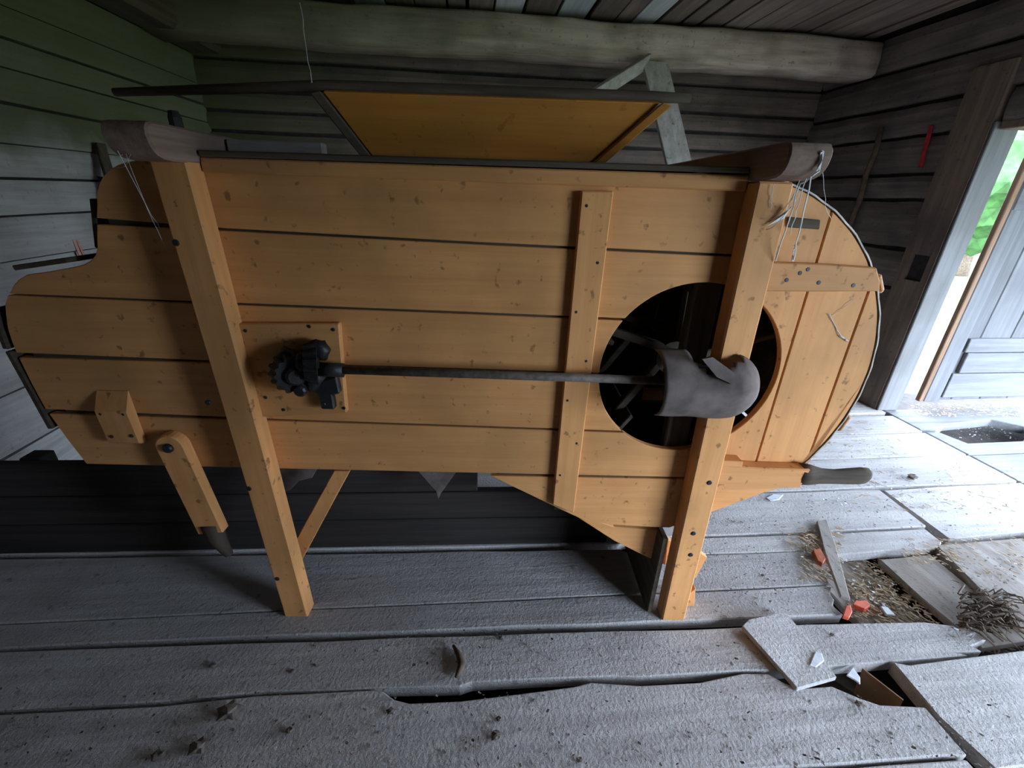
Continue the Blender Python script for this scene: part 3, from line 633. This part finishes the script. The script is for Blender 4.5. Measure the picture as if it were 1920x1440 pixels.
across('bottom_board', (-1.09, .548), (.02, .540), VB+.022, VD-.022, .015, 'grimy_x')
across('bottom_board', (.06, .52), (.40, .352), VB+.022, VD-.022, .015, 'grimy_x')
across('inner_chute', (-.55, .62), (.30, .95), VB+.022, VD-.022, .015, 'grimy_x')
bm = bmesh.new(); add_prism(bm, [mp(*p, VB) for p in [(158, 329), (178, 332), (192, 336), (192, 362), (180, 362)]], lambda p: (p[0], VB+.03, p[1]), lambda p: (p[0], VB+.034, p[1]))
link('tin_tongue', bm, M['iron'], mac)
# dusty canvas corner and rag hanging from the bottom
prism_v('canvas_corner', [mp(*p, .20) for p in [(770, 868), (868, 868), (826, 926), (822, 936), (818, 922)]], .20, .204, M['guard'], mac, .001)
prism_v('canvas_corner', [mp(*p, .16) for p in [(520, 868), (600, 870), (585, 896), (560, 902), (545, 918), (530, 925)]], .16, .164, M['guard'], mac, .001)
# hopper
hp = empty('hopper'); hp.parent = mac
TL, TR_, BL, BR = (-.305, .085, 1.485), (.412, .085, 1.485), (-.222, .235, 1.335), (.258, .235, 1.335)
bTL, bTR, bBL, bBR = (-.305, .56, 1.485), (.412, .56, 1.485), (-.222, .42, 1.335), (.258, .42, 1.335)
def quad(name, q, off, mat, ext=0):
    off = Vector(off); bm = bmesh.new(); A = [bm.verts.new(p) for p in q]; Bv = [bm.verts.new(Vector(p)+off) for p in q]
    bm.faces.new(A); bm.faces.new(Bv[::-1])
    for i in range(4): bm.faces.new([A[i], Bv[i], Bv[(i+1) % 4], A[(i+1) % 4]])
    return link(name, bm, M[mat], hp, bevel=.002)
quad('hopper_front', (TL, TR_, BR, BL), (0, .018, .010), 'hopper')
quad('hopper_back', (bTL, bTR, bBR, bBL), (0, -.018, .010), 'hopper')
def sh(p, du, dv): return (p[0]+du, p[1]+dv, p[2])
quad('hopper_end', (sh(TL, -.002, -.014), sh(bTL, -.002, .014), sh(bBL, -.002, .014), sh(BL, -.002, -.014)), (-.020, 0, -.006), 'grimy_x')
quad('hopper_end', (sh(TR_, .002, -.014), sh(bTR, .002, .014), sh(bBR, .002, .014), sh(BR, .002, -.014)), (.020, 0, -.006), 'hopper')
for o_ in hp.children: pass

# light-blocking boards added by the right legs and as low partition under the machine
box('shade_board', (.595, .03, .001), (.613, .575, .33), M['grimy_y'], mac, .003)
pt_ = empty('low_screen', (XL+.05, 1.415, 0), -math.atan2(.105, 2.39)); tag(pt_, 'low dark plank partition added under the machine to keep light off the floor', 'screen')
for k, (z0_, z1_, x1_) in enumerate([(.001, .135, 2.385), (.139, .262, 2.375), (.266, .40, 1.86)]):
    box('screen_board', (0, jit(.003), z0_), (x1_, .035+jit(.003), z1_), M['shade_x'], pt_, .004)
for xx in (.25, 1.7): box('screen_post', (xx, .039, .001), (xx+.07, .10, .40), M['shade_x'], pt_, .004)

# ------------------------------------------------------------------ things lying on and around the machine
def mw(u, v, w): return MO+MU*u+MV*v+Vector((0, 0, w))
a, b = mp(215, 173, .10), mp(1293, 191, .10)
tag(tube('wooden_pole', [mw(a[0], .10, a[1]), mw(-.3, .10, 1.4985), mw(.4, .10, 1.4985), mw(b[0], .10, 1.4985)], [.008, .0115, .0115, .009], M['grimy_x'], seg=8),
    'long thin dark pole lying along the hopper rim', 'pole')
o = box('lath', (-.562, .14, 1.3525), (-.342, .17, 1.396), M['grey_x'], None, .003, Matrix.Translation(MO) @ Matrix.Rotation(-TH, 4, 'Z'))
tag(o, 'short grey lath lying on top of the machine beside the hopper', 'lath')
def plank(name, a, b, side, th, mat, label, cat):      # plank with centre line a->b
    a, b, side = Vector(a), Vector(b), Vector(side); d_ = (b-a).normalized(); n_ = d_.cross(side).normalized()*th
    bm = bmesh.new(); q = [a-side, a+side, b+side, b-side]; A = [bm.verts.new(p) for p in q]; Bv = [bm.verts.new(p+n_) for p in q]
    bm.faces.new(A); bm.faces.new(Bv[::-1])
    for i in range(4): bm.faces.new([A[i], Bv[i], Bv[(i+1) % 4], A[(i+1) % 4]])
    return tag(link(name, bm, M[mat], bevel=.003), label, cat)
# plank leaning against the beam behind the machine
pt = on_axis(1232, 128, 1, 3.25); pb = on_axis(1276, 312, 1, 2.95)
dirn = (pb-pt).normalized(); foot = pt+dirn*(pt.z/-dirn.z)
plank('leaning_plank', foot+Vector((0, 0, .004)), pt+(-dirn)*.05, (.085, 0, .0), .025, 'grey_z', 'wide weathered grey plank leaning against the log beam behind the machine', 'plank')
pa = on_axis(1215, 118, 1, 3.27); pb = on_axis(1118, 180, 1, 3.0)
dirn = (pb-pa).normalized()
plank('roof_brace', pa, pa+dirn*1.15, (.02, .0, .05), .03, 'grey_x', 'pale grey brace board slanting down from the log beam', 'brace')
# bark pole on the right wall
P1_, P2_ = on_axis(1655, 238, 0, XR-.06), on_axis(1588, 440, 0, XR-.06)
d_ = (P2_-P1_).normalized(); P3_ = P1_+d_*(P1_.z/-d_.z)
pts = [P1_+(P3_-P1_)*(i/12)+Vector((0, jit(.012), 0)) for i in range(13)]; pts[-1].z = .0
tag(tube('bark_pole', pts, [.018+.008*(i/12)+jit(.004) for i in range(13)], M['bark'], seg=8), 'thin bark-covered pole standing against the grey-brown log wall', 'pole')
# short lath leaning on the left wall
A_ = on_axis(190, 268, 0, XL+.06); B_ = on_axis(205, 320, 0, XL+.09); d_ = (B_-A_).normalized(); B_ = A_+d_*(A_.z/-d_.z)
plank('lath', B_+Vector((.02, 0, .003)), A_+Vector((.0, 0, 0)), (0, .03, 0), .018, 'grimy_z', 'narrow dark lath leaning against the pale log wall', 'lath')
# chalk marks on the logs
def mark(poly3, off, mat, parent):
    bm = bmesh.new(); A = [bm.verts.new(Vector(p)) for p in poly3]; Bv = [bm.verts.new(Vector(p)+Vector(off)) for p in poly3]
    bm.faces.new(A); bm.faces.new(Bv[::-1]); n = len(A)
    for i in range(n): bm.faces.new([A[i], Bv[i], Bv[(i+1) % n], A[(i+1) % n]])
    link('chalk_mark', bm, M[mat], parent)
mark([on_axis(*p, 0, XR-.045) for p in [(1743, 234), (1750, 236), (1735, 290), (1729, 315), (1721, 314), (1728, 285)]], (.004, 0, 0), 'paint', wr)
for dx in (0, 7):
    mark([on_axis(*p, 0, XL+.044) for p in [(136+dx, 450), (140+dx, 450), (157+dx, 489), (153+dx, 489)]], (-.004, 0, 0), 'paint_pale', wl)

# ------------------------------------------------------------------ loose things on the floor
def piece(name, pxs, z, th, mat, label, cat, tilt=0.0, bevel=.002, lift=None, group=None):
    pts = [fl(*p, z) for p in pxs]; bm = bmesh.new()
    lf_ = lift or [0]*len(pts)
    A = [bm.verts.new((p[0], p[1], z+th+l)) for p, l in zip(pts, lf_)]; Bv = [bm.verts.new((p[0], p[1], z+l)) for p, l in zip(pts, lf_)]
    bm.faces.new(A); bm.faces.new(Bv[::-1]); n = len(A)
    for i in range(n): bm.faces.new([A[i], Bv[i], Bv[(i+1) % n], A[(i+1) % n]])
    return tag(link(name, bm, M[mat], bevel=bevel), label, cat, group)
piece('board_offcut', [(1388, 1184), (1400, 1172), (1468, 1155), (1500, 1190), (1566, 1276), (1492, 1297)], .001, .016, 'floor', 'grey board offcut lying across two floor boards', 'board', lift=[.012, .012, .008, .003, 0, 0])
piece('lath', [(1530, 981), (1548, 978), (1563, 1020), (1592, 1128), (1574, 1122), (1545, 1040)], .003, .014, 'floor_y', 'narrow grey lath lying over the ragged board ends', 'lath')
piece('brick_shard', [(1521, 1038), (1535, 1035), (1545, 1055), (1540, 1064), (1530, 1058)], .001, .022, 'brick', 'small red brick shard beside the narrow lath', 'shard')
piece('plastic_scrap', [(1578, 1160), (1584, 1140), (1592, 1138), (1596, 1152), (1590, 1164)], .001, .014, 'red', 'upright bit of red-orange plastic beside the board end', 'plastic')
piece('plastic_scrap', [(1596, 1140), (1600, 1133), (1622, 1132), (1628, 1142), (1618, 1149)], -.045, .02, 'red', 'flat bit of red-orange plastic lying in the sunk patch', 'plastic')
piece('film_scrap', [(1517, 1248), (1528, 1222), (1540, 1226), (1545, 1240), (1530, 1252)], .018, .004, 'white', 'crumpled clear film scrap on the board offcut', 'film')
piece('film_scrap', [(1648, 1140), (1662, 1142), (1678, 1158), (1660, 1156)], -.048, .012, 'white', 'white film scrap in the sunk patch', 'film')
piece('film_scrap', [(1436, 934), (1450, 927), (1468, 929), (1460, 938), (1444, 940)], .001, .004, 'white', 'crinkled white film scrap by the handle grip', 'film')
piece('film_scrap', [(1586, 1268), (1598, 1252), (1612, 1272), (1612, 1285), (1600, 1276)], -.004, .006, 'white', 'pale film scrap beside the brown cardboard', 'film')
# cardboard standing in the broken hole
a, b, c_, d_ = [fl(*p, -.02) for p in [(1612, 1262), (1688, 1322), (1640, 1312), (1620, 1290)]]
bm = bmesh.new()
q = [(a[0], a[1], .002), (b[0], b[1], .002), (b[0]-.01, b[1]-.012, -.085), (a[0]-.015, a[1]-.02, -.085)]
A = [bm.verts.new(p) for p in q]; Bv = [bm.verts.new(Vector(p)+Vector((.003, .002, 0))) for p in q]
bm.faces.new(A); bm.faces.new(Bv[::-1])
for i in range(4): bm.faces.new([A[i], Bv[i], Bv[(i+1) % 4], A[(i+1) % 4]])
tag(link('cardboard_piece', bm, M['card']), 'brown cardboard stuck upright in the broken floor hole', 'cardboard')
# curl of bark on the long board
pts = [Vector((*fl(*p), .012)) for p in [(850, 1215), (862, 1235), (866, 1250), (862, 1262), (855, 1275)]]
tag(tube('bark_curl', pts, [.004, .011, .012, .010, .004], M['bark'], seg=6), 'dark curl of bark on the shaded long board', 'bark')
def lump(name, px, py, r, mat, label, cat, z=0, flat=.5, group=None):
    bm = bmesh.new(); bmesh.ops.create_icosphere(bm, subdivisions=2, radius=1); ph = rnd.uniform(0, 9)
    for v in bm.verts:
        s = 1+.35*math.sin(v.co.x*4+ph)*math.cos(v.co.y*5+ph)+.2*math.sin(v.co.z*7+ph)
        v.co = Vector((v.co.x*r*s, v.co.y*r*s*.8, v.co.z*r*flat*s))
    zm = min(v.co.z for v in bm.verts); x_, y_ = fl(px, py, z)
    for v in bm.verts: v.co += Vector((x_, y_, z-zm+.0005))
    return tag(link(name, bm, M[mat], smooth=False), label, cat, group)
for px, py, r, lb in [(432, 1340, .026, 'shaggy dark knot of bark at the edge of the nearest board'), (733, 1336, .010, 'pale crumb beside the chipped gap end'), (936, 1350, .008, 'tiny crumb in the open of the nearest board'), (931, 1381, .013, 'rounded grey crumb lying below the tiny crumb on the nearest board'), (375, 1405, .020, 'twiggy dark clump on the nearest board'), (545, 1372, .010, 'crumb between the bark knot and the gap end'),
                      (300, 1420, .016, 'small dark bark crumb near the wall end of the board'), (1086, 1427, .007, 'tiny black crumb near the front rim of the nearest board'), (1610, 1322, .010, 'dark crumb below the cardboard hole'), (940, 1197, .007, 'tiny crumb right of the bark curl'), (550, 1260, .008, 'crumb on the shaded long board below the left leg'), (400, 1250, .010, 'crumb on the shaded long board towards the pale wall'),
                      (1710, 898, .022, 'small dark clod on a pale board near the doorway'), (1490, 1200, .008, 'crumb on top of the board offcut'), (1475, 1203, .009, 'crumb at the upper edge of the board offcut'), (1560, 1192, .007, 'crumb on the jagged board beside the offcut'), (1430, 1080, .006, 'tiny crumb on the short board beside the right leg')]:
    lump('bark_crumb', px, py, r, 'chip', lb or 'small grey-brown bark crumb on the floor boards', 'crumb', group='bark crumbs on the floor')
# torn fibre clump near the cross boards
bm = bmesh.new()
for i in range(150):
    x_, y_ = fl(1840+jit(52), 1150+jit(34)); L_ = rnd.uniform(.03, .09); a = rnd.uniform(-.5, 1.2); z_ = rnd.uniform(.001, .03)
    dx, dy = L_*math.cos(a), -L_*math.sin(a)
    add_tube(bm, [(x_, y_, z_), (x_+dx*.5, y_+dy*.5, z_+rnd.uniform(0, .02)), (x_+dx, y_+dy, max(.002, z_-.01))], rnd.uniform(.0015, .004), 4)
tag(link('bark_fibre_clump', bm, M['bark']), 'torn dark clump of bark fibre on the cross boards', 'bark', kind='stuff')
# chaff, straw and shavings
def litter(name, regs, mat, label, lo, hi, wd):
    bm = bmesh.new()
    for (x0, x1, y0, y1, z, cnt, al) in regs:
        for i in range(cnt):
            px, py = rnd.uniform(x0, x1), rnd.uniform(y0, y1)
            x_, y_ = fl(px, py, z); L_ = rnd.uniform(lo, hi); a = rnd.gauss(al, .7); w_ = L_*wd*rnd.uniform(.5, 1.5)
            ca, sa = math.cos(a), math.sin(a); z_ = z+rnd.uniform(.001, .007); zt = z_+jit(.004)
            nn = rnd.choice([3, 4, 5]) if wd > .3 else 4
            q = [(L_/2*math.cos(6.283*j/nn+.78)*rnd.uniform(.6, 1.3), w_/2*math.sin(6.283*j/nn+.78)*rnd.uniform(.6, 1.3)) for j in range(nn)]
            V4 = [(x_+p[0]*ca-p[1]*sa, y_+p[0]*sa+p[1]*ca, z_ if p[0] < 0 else max(zt, z+.0015)) for p in q]
            A = [bm.verts.new(p) for p in V4]; Bv = [bm.verts.new((p[0], p[1], p[2]+.0015)) for p in V4]
            bm.faces.new(A); bm.faces.new(Bv[::-1])
            for k in range(nn): bm.faces.new([A[k], Bv[k], Bv[(k+1) % nn], A[(k+1) % nn]])
    return tag(link(name, bm, M[mat]), label, name.split('_')[-1], kind='stuff')
litter('straw_litter', [(1700, 1920, 758, 782, 0, 420, .1), (1590, 1680, 1045, 1160, -.05, 520, -.8), (1500, 1580, 990, 1090, .002, 260, -.8), (1640, 1760, 1070, 1190, -.045, 480, -.8), (1540, 1640, 840, 790, 0, 60, 0),
       (1780, 1920, 1010, 1080, 0, 90, -.7), (1840, 1920, 1180, 1225, -.1, 120, -.6), (1600, 1720, 1115, 1165, -.05, 160, -.5), (1590, 1920, 880, 960, 0, 130, -.5), (1480, 1700, 790, 860, 0, 90, -.2), (1690, 1800, 1010, 1060, .0, 120, -.7), (1480, 1560, 1000, 1030, .002, 80, -.8)], 'straw', 'pale straw and shavings strewn over the floor by the doorway', .010, .036, .20)
litter('chaff_litter', [(0, 1900, 1290, 1440, 0, 420, -.6), (500, 1500, 1180, 1250, 0, 130, -.6), (1310, 1560, 1020, 1150, 0, 90, -.6), (1450, 1900, 870, 1000, 0, 160, -.6), (1600, 1850, 1040, 1170, -.045, 200, -.7), (1780, 1920, 1040, 1200, 0, 120, -.7), (1330, 1420, 970, 1000, 0, 20, 0), (1780, 1920, 795, 825, -.06, 160, .4)], 'chip', 'dark specks of chaff and bark scattered over the grey floor boards', .003, .013, .5)
litter('film_litter', [(1500, 1600, 1000, 1060, .004, 30, -.7), (1590, 1680, 1060, 1140, -.045, 40, -.7), (1400, 1480, 920, 945, 0, 25, -.2), (1520, 1600, 930, 950, 0, 20, -.3), (1780, 1900, 1120, 1190, .01, 30, -.7), (1790, 1900, 800, 825, -.06, 40, .5)], 'white', 'whitish scraps and flakes lying among the straw by the doorway', .004, .017, .45)

# ------------------------------------------------------------------ cobwebs
def web(label, strands, films=(), r=.0009):
    bm = bmesh.new()
    for st in strands:
        n = 8; a, b = Vector(st[0]), Vector(st[1]); sag = st[2] if len(st) > 2 else .01; rr = st[3] if len(st) > 3 else r
        add_tube(bm, [a+(b-a)*(i/n)+Vector((jit(.002), jit(.002), -sag*4*(i/n)*(1-i/n))) for i in range(n+1)], rr, 4)
    for f in films:
        c_ = sum((Vector(p) for p in f), Vector())/len(f)
        vs_ = [bm.verts.new(p) for p in f]; cv = bm.verts.new(c_+Vector((0, -.004, 0)))
        for i in range(len(f)): bm.faces.new([vs_[i], vs_[(i+1) % len(f)], cv])
    return tag(link('cobweb', bm, M['web']), label, 'cobweb', 'cobwebs')
def q(px, py, v): 
    p = mp(px, py, v); return mw(p[0], v, p[1])
web('thick white cobweb draped from the beam end beside the fan case',
    [(q(1500, 338, -.085), q(1470, 400, -.005), .01), (q(1512, 335, -.085), q(1480, 440, -.004), .005), (q(1520, 330, -.09), q(1488, 490, .03), .0, .0014), (q(1500, 345, -.06), q(1455, 490, -.004), 0, .0014),
     (q(1540, 285, -.094), q(1535, 320, -.094), 0, .002), (q(1535, 320, -.094), q(1500, 345, -.07), .003, .002), (q(1500, 345, -.07), q(1440, 410, -.004), .02), (q(1450, 345, -.006), q(1445, 390, -.004), .0), (q(1500, 360, -.05), q(1435, 430, -.004), .02),
     (q(1543, 283, -.094), q(1560, 410, .04), .02, .0005), (q(1490, 460, .02), q(1485, 490, .03), 0, .002)],
    [[q(1542, 281, -.095), q(1546, 284, -.095), q(1538, 318, -.095), q(1530, 322, -.095)], [q(1478, 392, -.006), q(1490, 380, -.02), q(1470, 410, -.006), q(1436, 425, -.006)]])
web('thin cobweb strands hanging from the left beam end over the tail', [(q(222, 283, -.085), q(300, 430, .04), .01, .0006), (q(235, 288, -.08), q(320, 480, .05), .02, .0005), (q(228, 290, -.085), q(232, 303, .05), .0, .0008), (q(245, 290, -.08), q(215, 312, .05), .01, .0005)])
web('long single cobweb thread hanging from the ceiling to the hopper corner', [(Vector(on_axis(563, 5, 1, 1.4)), mw(-.325, .08, 1.50), .0, .0011)])
web('limp cobweb tangle stuck on the upright boards of the fan case', [(q(1555, 588, .052), q(1575, 630, .052), .0, .0012), (q(1575, 630, .052), q(1590, 640, .052), 0, .002), (q(1560, 592, .052), q(1600, 560, .052), .004, .0006)])
